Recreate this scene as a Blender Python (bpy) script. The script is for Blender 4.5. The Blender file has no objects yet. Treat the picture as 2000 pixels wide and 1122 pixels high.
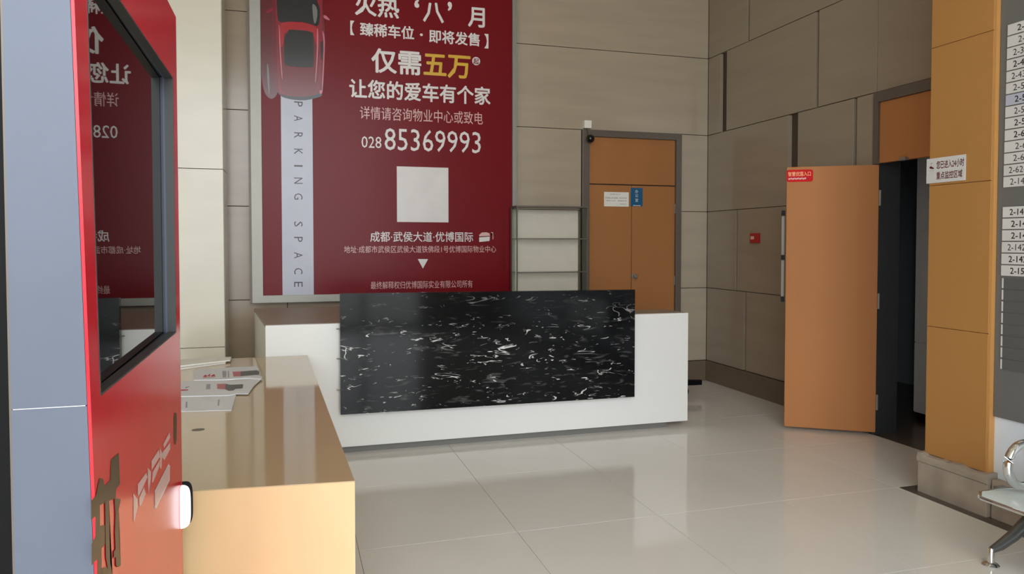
import bpy, bmesh, math, random
from mathutils import Vector, Matrix

S = bpy.context.scene
C = S.collection
# ------------------------------------------------------------------ camera
F = 1445.0; CY = 518.0; YAW = math.radians(16.75); TILT = math.atan(0.0295); EYE = 1.5
cam_data = bpy.data.cameras.new('camera'); cam = bpy.data.objects.new('camera', cam_data); C.objects.link(cam)
cam.location = (0, 0, EYE)
cam.rotation_euler = (math.pi/2 - TILT, 0, -YAW)
cam_data.sensor_width = 36; cam_data.lens = F/2000*36
cam_data.shift_y = -(561-CY)/2000
cam_data.clip_start = 0.02
S.camera = cam
# ------------------------------------------------------------------ sky, daylight, exposure
S.view_settings.view_transform = 'Standard'; S.view_settings.look = 'None'
S.view_settings.gamma = 1; S.view_settings.use_curve_mapping = False
S.view_settings.exposure = 0.22
SKY = 6.2
w = bpy.data.worlds.new('overcast_sky'); S.world = w; w.use_nodes = True
bg = w.node_tree.nodes['Background']; bg.inputs[0].default_value = (0.90, 0.955, 1.0, 1); bg.inputs[1].default_value = SKY
def portal(name, loc, rot, sx, sy):
    l = bpy.data.lights.new(name, 'AREA'); l.shape = 'RECTANGLE'; l.size = sx; l.size_y = sy
    l.cycles.is_portal = True
    o = bpy.data.objects.new(name, l); C.objects.link(o); o.location = loc; o.rotation_euler = rot
    return o
XL, XR, YB, XN, YF, ZC = -2.9, 4.36, 7.11, 3.70, -2.6, 5.0
XW = 2.3
portal('window_daylight', ((XL+XW)/2, YF-0.2, 2.5), (math.radians(90), 0, 0), XW-XL, 5.0)

# ------------------------------------------------------------------ helpers
def ray(px, py):
    x = (px-1000)/F; y = -(py-CY)/F
    Y = math.cos(TILT)+y*math.sin(TILT); Z = -math.sin(TILT)+y*math.cos(TILT)
    return (x*math.cos(YAW)+Y*math.sin(YAW), Y*math.cos(YAW)-x*math.sin(YAW), Z)
def onX(px, py, X): r = ray(px, py); t = X/r[0]; return Vector((X, r[1]*t, EYE+r[2]*t))
def onY(px, py, Y): r = ray(px, py); t = Y/r[1]; return Vector((r[0]*t, Y, EYE+r[2]*t))
def onZ(px, py, Z=0.0): r = ray(px, py); t = (Z-EYE)/r[2]; return Vector((r[0]*t, r[1]*t, Z))
def srgb(r, g, b):
    f = lambda c: (c/255/12.92) if c/255 <= 0.04045 else ((c/255+0.055)/1.055)**2.4
    return (f(r), f(g), f(b), 1)

def mat(name, col, rough=0.5, metal=0.0, spec=0.5, emis=None, noise=None, coat=0.0, bump=0.0, ior=None):
    """noise = (scale, amount, stretch xyz)"""
    m = bpy.data.materials.new(name); m.use_nodes = True
    nt = m.node_tree; b = nt.nodes['Principled BSDF']
    b.inputs['Base Color'].default_value = col
    b.inputs['Roughness'].default_value = rough; b.inputs['Metallic'].default_value = metal
    b.inputs['Specular IOR Level'].default_value = spec
    if ior: b.inputs['IOR'].default_value = ior
    if coat: b.inputs['Coat Weight'].default_value = coat; b.inputs['Coat Roughness'].default_value = 0.03
    if emis: b.inputs['Emission Color'].default_value = col; b.inputs['Emission Strength'].default_value = emis
    sc, am, st = noise if noise else (8.0, 0.03, (1, 1, 1))
    tc = nt.nodes.new('ShaderNodeTexCoord'); mp = nt.nodes.new('ShaderNodeMapping'); mp.inputs['Scale'].default_value = st
    geo = nt.nodes.new('ShaderNodeNewGeometry')
    nz = nt.nodes.new('ShaderNodeTexNoise'); nz.inputs['Scale'].default_value = sc; nz.inputs['Detail'].default_value = 5
    mr = nt.nodes.new('ShaderNodeMapRange'); mr.inputs['From Min'].default_value = 0.3; mr.inputs['From Max'].default_value = 0.7
    mr.inputs['To Min'].default_value = 1-am; mr.inputs['To Max'].default_value = 1+am
    mx = nt.nodes.new('ShaderNodeVectorMath'); mx.operation = 'SCALE'; mx.inputs[0].default_value = col[:3]
    nt.links.new(geo.outputs['Position'], mp.inputs[0]); nt.links.new(mp.outputs[0], nz.inputs['Vector'])
    nt.links.new(nz.outputs['Fac'], mr.inputs['Value']); nt.links.new(mr.outputs[0], mx.inputs['Scale'])
    nt.links.new(mx.outputs[0], b.inputs['Base Color'])
    if bump:
        bp = nt.nodes.new('ShaderNodeBump'); bp.inputs['Strength'].default_value = bump; bp.inputs['Distance'].default_value = 0.01
        nt.links.new(nz.outputs['Fac'], bp.inputs['Height']); nt.links.new(bp.outputs[0], b.inputs['Normal'])
    return m

M = {}
M['floor'] = mat('polished_floor_stone', srgb(236, 233, 226), 0.09, noise=(1.3, 0.025, (1, 1, 1)))
M['grout'] = mat('grout', srgb(156, 148, 132), 0.8)
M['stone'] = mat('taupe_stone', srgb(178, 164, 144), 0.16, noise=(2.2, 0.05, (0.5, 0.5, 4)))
M['stone_shaded'] = mat('taupe_shaded_stone', srgb(156, 143, 125), 0.16, noise=(2.2, 0.05, (0.5, 0.5, 4)))  # taupe stone darkened in colour for the grazing light on the right wall
M['stone_dark'] = mat('dark_taupe_stone', srgb(160, 143, 122), 0.16, noise=(2.2, 0.06, (0.5, 0.5, 4)))  # darker tone of the wall stone for the left back slabs
M['recess'] = mat('recess_stone', srgb(74, 60, 48), 0.5)
M['cream'] = mat('cream_stone', srgb(226, 220, 203), 0.22, noise=(2.0, 0.03, (1, 1, 3)))
M['plaster'] = mat('plaster', srgb(200, 190, 172), 0.8)
M['ceiling'] = mat('ceiling_paint', srgb(225, 215, 195), 0.9)
M['base_dark'] = mat('dark_base_stone', srgb(112, 96, 78), 0.35, noise=(6, 0.08, (1, 1, 1)))
M['base_grey'] = mat('grey_base_stone', srgb(165, 153, 138), 0.5, noise=(7, 0.16, (1, 1, 1)), bump=0.15)
M['border'] = mat('dark_border_stone', srgb(88, 78, 70), 0.25)
M['tan'] = mat('tan_wood_panel', srgb(180, 130, 72), 0.6, spec=0.3, noise=(2.5, 0.04, (1, 1, 0.4)))
M['tan_light'] = mat('tan_joint', srgb(205, 150, 85), 0.45)
M['door_wood'] = mat('orange_door_laminate', srgb(184, 124, 74), 0.6, spec=0.25, noise=(2.5, 0.04, (1, 1, 0.3)))
M['door_wood2'] = mat('orange_back_door_laminate', srgb(172, 116, 68), 0.55, spec=0.3, noise=(2.5, 0.04, (1, 1, 0.3)))
M['frame_grey'] = mat('grey_steel_frame', srgb(112, 103, 94), 0.4, metal=0.3)
M['steel'] = mat('brushed_steel', srgb(150, 148, 140), 0.45, metal=0.6)
M['chrome'] = mat('chrome', srgb(225, 225, 225), 0.07, metal=1.0, noise=(5, 0.0, (1, 1, 1)))
M['grey_metal'] = mat('grey_cast_metal', srgb(120, 122, 120), 0.35, metal=0.8)
M['black'] = mat('black_plastic', srgb(10, 10, 11), 0.5, spec=0.15)
M['black_gloss'] = mat('black_gloss', srgb(12, 12, 13), 0.12)
M['white_desk'] = mat('white_lacquer', srgb(240, 240, 237), 0.3, noise=(3, 0.01, (1, 1, 1)))
M['desk_top'] = mat('taupe_desk_top', srgb(160, 142, 126), 0.5, spec=0.3)
M['plinth'] = mat('grey_plinth', srgb(120, 118, 114), 0.5)
M['table_top'] = mat('glossy_oak_top', srgb(200, 176, 138), 0.07, noise=(2, 0.03, (1, 1, 1)))
M['table_side'] = mat('oak_laminate', srgb(236, 200, 150), 0.4, noise=(2.5, 0.03, (3, 3, 1)))
M['red'] = mat('red_gloss_panel', srgb(222, 24, 44), 0.2)
M['blue_grey'] = mat('blue_grey_metal', srgb(92, 99, 114), 0.4, metal=0.1)
M['screen'] = mat('dark_screen_glass', srgb(8, 8, 10), 0.01, noise=(5, 0.0, (1, 1, 1)), ior=1.75)
M['print_red'] = mat('dark_red_print', srgb(120, 10, 22), 0.28, spec=0.18, noise=(3, 0.02, (1, 1, 1)))
M['print_white'] = mat('white_print', srgb(232, 228, 226), 0.3)
M['print_pink'] = mat('pale_pink_print', srgb(226, 184, 180), 0.3)
M['print_gold'] = mat('gold_print', srgb(222, 178, 52), 0.3)
M['print_black'] = mat('black_print', srgb(22, 20, 24), 0.3)
M['print_blue_white'] = mat('blue_white_print', srgb(186, 188, 204), 0.25)
M['board_grey'] = mat('grey_board', srgb(108, 108, 106), 0.35)
M['board_line'] = mat('grey_board_slot', srgb(92, 93, 92), 0.35)
M['plate'] = mat('white_name_plate', srgb(214, 214, 212), 0.3)
M['plate_blue'] = mat('bluish_name_plate', srgb(186, 190, 206), 0.3)
M['pale_panel'] = mat('pale_blue_white_panel', srgb(226, 236, 246), 0.12)
M['paper'] = mat('newsprint', srgb(226, 227, 230), 0.8)
M['paper_white'] = mat('white_paper', srgb(238, 236, 228), 0.8)
M['paper_grey'] = mat('grey_print', srgb(168, 170, 176), 0.7)
M['print_crimson'] = mat('crimson_print', srgb(190, 30, 50), 0.6)
M['print_rose'] = mat('rose_print', srgb(196, 120, 126), 0.6)
M['print_maroon'] = mat('maroon_print', srgb(96, 20, 42), 0.5)
M['sign_blue'] = mat('blue_sign', srgb(20, 92, 132), 0.3)
M['sign_red'] = mat('red_sticker', srgb(214, 20, 26), 0.6, spec=0.2)
M['sign_orange'] = mat('orange_lettering', srgb(250, 160, 96), 0.4)
M['olive'] = mat('olive_print', srgb(80, 62, 34), 0.4)
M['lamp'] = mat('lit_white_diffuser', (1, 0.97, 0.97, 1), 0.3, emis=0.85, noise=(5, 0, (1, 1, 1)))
M['dark_room'] = mat('dark_corridor_wall', srgb(150, 155, 160), 0.6)
M['jamb_dark'] = mat('dark_jamb_lining', srgb(58, 62, 66), 0.6)
M['lightened_panel'] = mat('lightened_grey_panel', srgb(240, 244, 248), 0.5)  # base lightened to near white to offset the dim corridor light
M['seat_pale'] = mat('pale_seat_panel', srgb(205, 214, 212), 0.25)
M['alarm_red'] = mat('alarm_red', srgb(176, 46, 42), 0.45, spec=0.3)
M['pavement'] = mat('pavement', srgb(170, 168, 164), 0.8)
M['shelf_panel'] = mat('cream_shelf_panel', srgb(222, 215, 198), 0.4)
M['car_body'] = mat('car_body_print', srgb(142, 24, 44), 0.2)
M['car_side'] = mat('car_flank_print', srgb(112, 22, 40), 0.2)
M['car_roof'] = mat('car_roof_print', srgb(176, 26, 40), 0.2)
M['car_rear'] = mat('car_rear_print', srgb(118, 26, 34), 0.2)
M['car_glass'] = mat('car_glass_print', srgb(30, 30, 32), 0.2)
M['car_shadow'] = mat('car_shadow_print', srgb(100, 26, 34), 0.2)
M['car_light'] = mat('car_highlight_print', srgb(206, 116, 138), 0.2)
M['car_grey'] = mat('car_grey_print', srgb(118, 120, 116), 0.2)
M['bezel'] = mat('charcoal_bezel', srgb(62, 64, 62), 0.4)
M['lit_ceiling'] = mat('ceiling_lamp', (1, 0.86, 0.66, 1), 0.4, emis=9.0, noise=(5, 0, (1, 1, 1)))

def glass(name, tint):
    m = bpy.data.materials.new(name); m.use_nodes = True; b = m.node_tree.nodes['Principled BSDF']
    b.inputs['Base Color'].default_value = tint; b.inputs['Roughness'].default_value = 0.02
    b.inputs['Transmission Weight'].default_value = 1.0; b.inputs['IOR'].default_value = 1.05
    return m
M['glass'] = glass('clear_green_glass', (0.72, 0.82, 0.76, 1))

def marble():
    m = bpy.data.materials.new('black_veined_marble'); m.use_nodes = True; nt = m.node_tree; b = nt.nodes['Principled BSDF']
    N = nt.nodes.new; L = nt.links.new
    geo = N('ShaderNodeNewGeometry')
    def mapping(s, off=(0, 0, 0)):
        mp = N('ShaderNodeMapping'); mp.inputs['Scale'].default_value = s; mp.inputs['Location'].default_value = off
        L(geo.outputs['Position'], mp.inputs[0]); return mp
    def noise(mp, sc, det=4, dist=0.0):
        n = N('ShaderNodeTexNoise'); n.inputs['Scale'].default_value = sc; n.inputs['Detail'].default_value = det
        n.inputs['Distortion'].default_value = dist; L(mp.outputs[0], n.inputs['Vector']); return n.outputs['Fac']
    def rng(v, a, c, lo=0.0, hi=1.0):
        r = N('ShaderNodeMapRange'); r.interpolation_type = 'SMOOTHSTEP'
        r.inputs['From Min'].default_value = a; r.inputs['From Max'].default_value = c
        r.inputs['To Min'].default_value = lo; r.inputs['To Max'].default_value = hi; L(v, r.inputs['Value']); return r.outputs[0]
    def math_(op, a, c):
        n = N('ShaderNodeMath'); n.operation = op
        for i, v in enumerate((a, c)):
            if isinstance(v, (int, float)): n.inputs[i].default_value = v
            else: L(v, n.inputs[i])
        return n.outputs[0]
    # thin bright broken veins: contour lines of a stretched noise, gated by coarser patches
    def veins(scale, seed, width, gate_lo, gate_hi):
        f = noise(mapping((1.0, 1.0, 4.2), seed), scale, 2.5, 1.1)
        line = math_('ABSOLUTE', math_('SUBTRACT', f, 0.5), 0.0)
        v = rng(line, 0.0, width, 1.0, 0.0)
        g = rng(noise(mapping((1.0, 1.0, 2.6), (seed[1], 3.1, seed[0])), scale*1.5, 2, 0.3), gate_lo, gate_hi)
        return math_('MULTIPLY', v, g)
    v1 = veins(3.0, (1.3, 0, 4.7), 0.016, 0.585, 0.64)
    v2 = veins(5.5, (7.9, 0, 2.2), 0.016, 0.60, 0.655)
    blob = rng(noise(mapping((1.0, 1.0, 3.6), (3.0, 0, 9.0)), 10, 2, 1.2), 0.70, 0.73, 0, 1.0)
    cloud = rng(noise(mapping((1.0, 1.0, 4.0), (0.4, 0, 1.0)), 6, 4, 1.0), 0.56, 0.80, 0, 0.14)
    # the slab is calmer near its top
    sx = N('ShaderNodeSeparateXYZ'); L(geo.outputs['Position'], sx.inputs[0])
    calm = rng(sx.outputs['Z'], 0.80, 1.04, 1.0, 0.22)
    s = math_('ADD', math_('MAXIMUM', math_('MAXIMUM', v1, v2), math_('MULTIPLY', blob, 0.8)), cloud)
    s = math_('MULTIPLY', s, calm)
    mix = N('ShaderNodeMix'); mix.data_type = 'RGBA'
    mix.inputs['A'].default_value = srgb(17, 18, 20); mix.inputs['B'].default_value = srgb(235, 235, 232)
    L(s, mix.inputs['Factor']); L(mix.outputs['Result'], b.inputs['Base Color'])
    b.inputs['Roughness'].default_value = 0.09; b.inputs['Specular IOR Level'].default_value = 0.22
    return m
M['marble'] = marble()

def wpos(o):
    p = Vector((0, 0, 0))
    while o is not None: p += o.location; o = o.parent
    return p
def obj(name, bm, m, parent=None, smooth=False, kind=None, origin=None):
    """bm is in world coordinates; linked as one mesh object"""
    me = bpy.data.meshes.new(name)
    if origin is None: off = wpos(parent) if parent else Vector((0, 0, 0))
    else: off = Vector(origin)
    bmesh.ops.translate(bm, verts=bm.verts, vec=-off)
    bmesh.ops.recalc_face_normals(bm, faces=bm.faces)
    bm.to_mesh(me); bm.free()
    me.materials.append(M[m] if isinstance(m, str) else m)
    if smooth:
        for p in me.polygons: p.use_smooth = True
        if smooth == 'auto':
            try: me.set_sharp_from_angle(angle=math.radians(35))
            except Exception: pass
    o = bpy.data.objects.new(name, me); C.objects.link(o)
    if parent:
        o.parent = parent
        if origin is not None: o.location = off - wpos(parent)
    else: o.location = off
    if kind: o['kind'] = kind
    return o
def thing(name, label, cat, loc=(0, 0, 0), group=None, kind=None):
    o = bpy.data.objects.new(name, None); C.objects.link(o); o.location = loc; o.empty_display_size = 0.1
    if label: o['label'] = label
    if cat: o['category'] = cat
    if group: o['group'] = group
    if kind: o['kind'] = kind
    return o
def box(x0, x1, y0, y1, z0, z1, bev=0.0, bm=None, seg=2):
    bm = bm or bmesh.new()
    vs = [bm.verts.new((x, y, z)) for x in (x0, x1) for y in (y0, y1) for z in (z0, z1)]
    fs = [(0, 1, 3, 2), (4, 6, 7, 5), (0, 4, 5, 1), (2, 3, 7, 6), (0, 2, 6, 4), (1, 5, 7, 3)]
    nf = [bm.faces.new([vs[i] for i in f]) for f in fs]
    if bev:
        ed = list({e for f in nf for e in f.edges})
        bmesh.ops.bevel(bm, geom=ed, offset=bev, segments=seg, affect='EDGES', profile=0.6)
    return bm
def prism(bottom, top, bm=None, bev=0.0):
    """bottom, top: matching loops of 3-D points"""
    bm = bm or bmesh.new()
    b = [bm.verts.new(p) for p in bottom]; t = [bm.verts.new(p) for p in top]
    nf = [bm.faces.new(b[::-1]), bm.faces.new(t)]
    for i in range(len(b)):
        j = (i+1) % len(b); nf.append(bm.faces.new((b[i], b[j], t[j], t[i])))
    if bev:
        bmesh.ops.bevel(bm, geom=list({e for f in nf for e in f.edges}), offset=bev, segments=2, affect='EDGES')
    return bm
def plate_xy(pts, z0, z1, bm=None):
    return prism([(p[0], p[1], z0) for p in pts], [(p[0], p[1], z1) for p in pts], bm)
def extr(pts, vec, bm=None, bev=0.0):
    v = Vector(vec); return prism([Vector(p) for p in pts], [Vector(p)+v for p in pts], bm, bev)
def cyl(p0, p1, r0, r1=None, n=24, bm=None):
    bm = bm or bmesh.new(); r1 = r0 if r1 is None else r1
    p0 = Vector(p0); p1 = Vector(p1); d = (p1-p0).normalized()
    a = d.orthogonal().normalized(); b = d.cross(a)
    ring = lambda p, r: [bm.verts.new(p+a*math.cos(t)*r+b*math.sin(t)*r) for t in [2*math.pi*i/n for i in range(n)]]
    A = ring(p0, r0); B = ring(p1, r1)
    bm.faces.new(A[::-1]); bm.faces.new(B)
    for i in range(n): bm.faces.new((A[i], A[(i+1) % n], B[(i+1) % n], B[i]))
    return bm
def tube(pts, r, n=12, closed=False, bm=None, flat=1.0, flat_dir=None):
    bm = bm or bmesh.new(); pts = [Vector(p) for p in pts]; k = len(pts); rings = []
    for i, p in enumerate(pts):
        a = pts[(i-1) % k] if (closed or i) else p; b = pts[(i+1) % k] if (closed or i < k-1) else p
        d = (b-a).normalized()
        u = Vector(flat_dir) if flat_dir else (Vector((0, 0, 1)) if abs(d.z) < 0.95 else Vector((1, 0, 0)))
        s = d.cross(u).normalized(); u = s.cross(d).normalized()
        rr = r[i] if isinstance(r, (list, tuple)) else r
        rings.append([bm.verts.new(p+s*math.cos(t)*rr+u*math.sin(t)*rr*flat) for t in [2*math.pi*j/n for j in range(n)]])
    m_ = k if closed else k-1
    for i in range(m_):
        A = rings[i]; B = rings[(i+1) % k]
        for j in range(n): bm.faces.new((A[j], A[(j+1) % n], B[(j+1) % n], B[j]))
    if not closed: bm.faces.new(rings[0][::-1]); bm.faces.new(rings[-1])
    return bm
def lathe(profile, centre, n=32, bm=None, axis='Z'):
    bm = bm or bmesh.new(); c = Vector(centre); rings = []
    for r, z in profile:
        if r < 1e-5: rings.append([bm.verts.new(c+Vector((0, 0, z)))])
        else: rings.append([bm.verts.new(c+Vector((r*math.cos(t), r*math.sin(t), z))) for t in [2*math.pi*i/n for i in range(n)]])
    for A, B in zip(rings, rings[1:]):
        for i in range(n):
            j = (i+1) % n
            f = [A[i % len(A)], A[j % len(A)], B[j % len(B)], B[i % len(B)]]
            g = []
            for v in f:
                if v not in g: g.append(v)
            if len(g) > 2: bm.faces.new(g)
    return bm
def smooth_loop(pts, it=2):
    pts = [Vector(p) for p in pts]
    for _ in range(it):
        q = []
        for i in range(len(pts)):
            a, b = pts[i], pts[(i+1) % len(pts)]; q += [a*0.75+b*0.25, a*0.25+b*0.75]
        pts = q
    return pts
FONT_CACHE = {}
def glyph_mesh(text):
    if text not in FONT_CACHE:
        cu = bpy.data.curves.new('lettering_curve', 'FONT'); cu.body = text; cu.size = 1.0; cu.resolution_u = 2
        to = bpy.data.objects.new('lettering_curve', cu); C.objects.link(to)
        bpy.context.view_layer.update()
        dg = bpy.context.evaluated_depsgraph_get()
        me = bpy.data.meshes.new_from_object(to.evaluated_get(dg))
        FONT_CACHE[text] = ([tuple(p.co) for p in me.vertices], [tuple(p.vertices) for p in me.polygons])
        bpy.data.objects.remove(to); bpy.data.curves.remove(cu); bpy.data.meshes.remove(me)
    return FONT_CACHE[text]
def lettering(text, origin, u, v, wd, ht, m, parent, bold=0.0, name='lettering', label=None, depth=0.0006):
    """flat print of the text filling a wd x ht box whose lower left corner is origin; u = reading direction, v = up.
    bold strokes are the same glyphs printed again a little to each side"""
    co, fa = glyph_mesh(text)
    if not co: return None
    xs = [c[0] for c in co]; ys = [c[1] for c in co]
    x0, x1, y0, y1 = min(xs), max(xs), min(ys), max(ys)
    sh = [(0, 0)] if not bold else [(bold*math.cos(t), bold*math.sin(t)) for t in [math.pi*k/4 for k in range(8)]]
    x0 -= bold; x1 += bold; y0 -= bold; y1 += bold
    u = Vector(u); v = Vector(v); n = u.cross(v); o = Vector(origin); off = wpos(parent)
    nv = []; nf = []
    for k, (dx, dy) in enumerate(sh):
        b0 = len(nv)
        nv += [tuple(o+u*((c[0]+dx-x0)/(x1-x0)*wd)+v*((c[1]+dy-y0)/max(y1-y0, 1e-6)*ht)+n*(depth+k*0.00003)-off) for c in co]
        nf += [tuple(i+b0 for i in f) for f in fa]
    me = bpy.data.meshes.new(name); me.from_pydata(nv, [], nf); me.materials.append(M[m])
    ob = bpy.data.objects.new(name, me); C.objects.link(ob); ob.parent = parent
    if label: ob['label'] = label
    return ob
def letY(text, tl, br, Y, m, parent, **k):      # on a plane facing -Y, from the top-left and bottom-right corner
    a = onY(*tl, Y); b = onY(*br, Y)
    return lettering(text, (a.x, Y, b.z), (1, 0, 0), (0, 0, 1), b.x-a.x, a.z-b.z, m, parent, **k)
def flatY(pts, Y, m, parent, name, it=0, depth=0.001):     # flat printed shape on a plane facing -Y
    P = [onY(*p, Y) for p in pts]
    if it: P = smooth_loop(P, it)
    bm = bmesh.new(); vs = [bm.verts.new(p) for p in P]; f = bm.faces.new(vs)
    bmesh.ops.triangulate(bm, faces=[f])
    return obj(name, bm, m, parent)
def face3(P, m, parent, name, it=0):
    if it: P = smooth_loop(P, it)
    bm = bmesh.new(); f = bm.faces.new([bm.verts.new(p) for p in P]); bmesh.ops.triangulate(bm, faces=[f])
    return obj(name, bm, m, parent)

# ================================================================== THE SHELL
floor = obj('floor', box(XL-0.2, XR+0.02, YF-0.3, YB+0.2, -0.12, -0.004), 'grout', kind='structure')
TX, TY, G = 0.81, 0.945, 0.0012
me = None
for i in range(-4, 6):
    for j in range(-7, 4):
        x = 0.312+TX*i; y = 3.63+TY*j
        if x < XL-0.1 or y < YF-0.2 or x > XR-0.1: continue
        if me is None:
            t = obj('floor_tile', box(x+G, x+TX-G, y+G, y+TY-G, -0.0035, 0, 0.0005, seg=1), 'floor', floor, origin=(x, y, 0)); me = t.data
        else:
            t = bpy.data.objects.new('floor_tile', me); C.objects.link(t); t.parent = floor; t.location = (x, y, 0)
obj('pavement', box(-14, 16, -22, YF-0.32, -0.2, -0.06), 'pavement', kind='structure')
ROWS = [0.222, 1.015, 1.842, 2.668, 3.495, 4.32, ZC]

def clad_y(parent, segs, m, Y, t=0.035, g=0.003):      # slabs facing -Y
    for x0, x1, z0, z1 in segs:
        obj('wall_tile', box(x0+g, x1-g, Y, Y+t, z0+g, z1-g, 0.0015, seg=1), m, parent)
def clad_x(parent, segs, m, X, t=0.035, g=0.003, face=1):
    for y0, y1, z0, z1 in segs:
        obj('wall_tile', box(X, X+t*face, y0+g, y1-g, z0+g, z1-g, 0.0015, seg=1), m, parent)

wb = obj('wall_back', box(XL-0.2, XR+0.3, YB+0.035, YB+0.25, 0, ZC), 'recess', kind='structure')
segs = []
for k in range(len(ROWS)-1):
    z0, z1 = ROWS[k], ROWS[k+1]
    if k < 3: segs += [(0.9, 2.885, z0, z1), (4.03, XR, z0, z1)]
    else: segs += [(0.9, XR, z0, z1)]
clad_y(wb, segs, 'stone', YB)
Q = [0.222, 0.985, 1.834, 2.70, 3.58, 4.4, ZC]
clad_y(wb, [(-0.60, -0.02, Q[k], Q[k+1]) for k in range(6)] + [(-0.02, 0.9, Q[k], Q[k+1]) for k in range(6)], 'stone_dark', YB)

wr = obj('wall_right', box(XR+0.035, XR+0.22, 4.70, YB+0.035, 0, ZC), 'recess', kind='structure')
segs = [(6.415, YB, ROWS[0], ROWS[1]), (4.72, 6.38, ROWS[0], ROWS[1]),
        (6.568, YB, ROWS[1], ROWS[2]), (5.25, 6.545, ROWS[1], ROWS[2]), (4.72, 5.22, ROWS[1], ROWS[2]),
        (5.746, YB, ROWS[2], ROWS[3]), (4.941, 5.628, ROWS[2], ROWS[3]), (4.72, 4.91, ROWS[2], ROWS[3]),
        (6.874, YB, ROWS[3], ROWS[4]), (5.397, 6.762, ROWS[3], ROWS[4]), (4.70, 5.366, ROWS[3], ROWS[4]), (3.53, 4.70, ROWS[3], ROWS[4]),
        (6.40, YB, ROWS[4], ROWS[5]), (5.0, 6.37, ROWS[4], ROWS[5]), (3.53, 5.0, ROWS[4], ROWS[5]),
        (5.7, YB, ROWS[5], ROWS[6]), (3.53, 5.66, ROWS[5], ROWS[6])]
clad_x(wr, segs, 'stone_shaded', XR)
obj('wall_panel', box(XR+0.035, XR+0.22, 3.52, 4.70, 2.66, ZC), 'recess', wr)
obj('jamb_lining', box(XR+0.036, XR+0.23, 4.692, 4.699, 0, 2.66), 'jamb_dark', wr)

def skirting(name, pts_a, pts_b, m, ztop=0.222, lip=0.012):
    return None
obj('baseboard_back', box(-0.6, 2.885, YB-0.012, YB+0.034, 0.0, 0.219, 0.004), 'base_dark', kind='structure')
obj('baseboard_back_right', box(4.03, XR-0.013, YB-0.012, YB+0.034, 0.0, 0.219, 0.004), 'base_dark', kind='structure')
bb = obj('baseboard_right', box(XR-0.012, XR+0.034, 4.75, YB-0.0, 0.0, 0.219, 0.004), 'base_dark', kind='structure')

# cream clad pier at the left of the back wall
pier = obj('pier', box(XL, -0.562, 6.735, YB+0.03, 0, ZC), 'recess', kind='structure')
Zp = [0.0, 0.619, 2.124, 3.63, ZC]
for k in range(4):
    clad_y(pier, [(-1.72, -0.528, Zp[k], Zp[k+1]), (XL, -1.72, Zp[k], Zp[k+1])], 'cream', 6.70, g=0.0025)
    clad_x(pier, [(6.737, YB-0.001, Zp[k], Zp[k+1])], 'cream', -0.562, t=0.034, g=0.0025)
obj('wall_left', box(XL-0.2, XL, YF, YB, 0, ZC), 'plaster', kind='structure')
obj('ceiling', box(XL-0.2, XR+0.3, YF-0.2, YB+0.25, ZC, ZC+0.2), 'ceiling', kind='structure')

# tan clad pillar beside the open door, and the near right wall
pil = obj('pillar', box(XN, XR+0.2, 3.13, 3.52-0.012, 0, ZC), 'tan_light', kind='structure')
Zt = [0.235, 1.003, 1.842, 2.655, 3.49, 4.3, ZC]
for k in range(6):
    obj('wall_panel', box(3.66, XN, 3.115, 3.522, Zt[k]+0.0012, Zt[k+1]-0.0012, 0.002, seg=1), 'tan', pil)
obj('edge_strip', box(3.662, XN+0.012, 3.10, 3.114, 0.235, ZC), 'tan_light', pil)
obj('wall_panel', box(XN+0.001, XR+0.2, 3.509, 3.522, 0.0, ZC), 'tan', pil)
# stone base under the pillar: plinth course and a chipped, moulded cap course
base = obj('baseboard_pillar', box(3.627, XN+0.0, 3.08, 3.54, 0.0, 0.182, 0.003), 'base_grey', kind='structure')
random.seed(4)
bm = bmesh.new(); n = 16; lo = []; hi = []
for i in range(n+1):
    y = 3.075+(3.545-3.075)*i/n; lo.append(y)
rows = []
for i, y in enumerate(lo):
    top = 0.238+random.uniform(-0.007, 0.007)+(0.008 if i < 2 else 0)
    rows.append([bm.verts.new(p) for p in ((XN, y, 0.183), (3.627, y, 0.183), (3.6225, y, 0.190), (3.6225, y, 0.215), (3.630, y, top-0.005), (3.650, y, top), (XN, y, top))])
for a, b in zip(rows, rows[1:]):
    for k in range(7):
        bm.faces.new((a[k], a[(k+1) % 7], b[(k+1) % 7], b[k]))
bm.faces.new(rows[0]); bm.faces.new(rows[-1][::-1])
obj('cap_course', bm, 'base_grey', base)
wn = obj('wall_near_right', box(XN, XN+0.2, YF, 3.10, 0, ZC), 'pale_panel', kind='structure')
obj('baseboard_near_right', box(XN-0.05, XN-0.001, YF, 3.07, 0.0, 0.215, 0.006), 'base_grey', kind='structure')
obj('trim_1', box(3.57, 3.75, YF, 3.62, 0.0003, 0.003), 'border', kind='structure')

obj('wall_front', box(XW, XN+0.2, YF-0.15, YF, 0, ZC), 'plaster', kind='structure')
# glazed front behind the camera: mullions and transoms of the entrance
fr = thing('window_1', None, None, (0.4, YF, 0), kind='structure')
for i in range(6):
    x = XL+0.05+(XW-XL-0.1)*i/5
    obj('mullion', box(x-0.04, x+0.04, YF-0.06, YF+0.04, 0, ZC), 'frame_grey', fr)
for z in (0.04, 2.6, ZC-0.04): obj('transom', box(XL, XW, YF-0.05, YF+0.03, z-0.04, z+0.04), 'frame_grey', fr)

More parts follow.
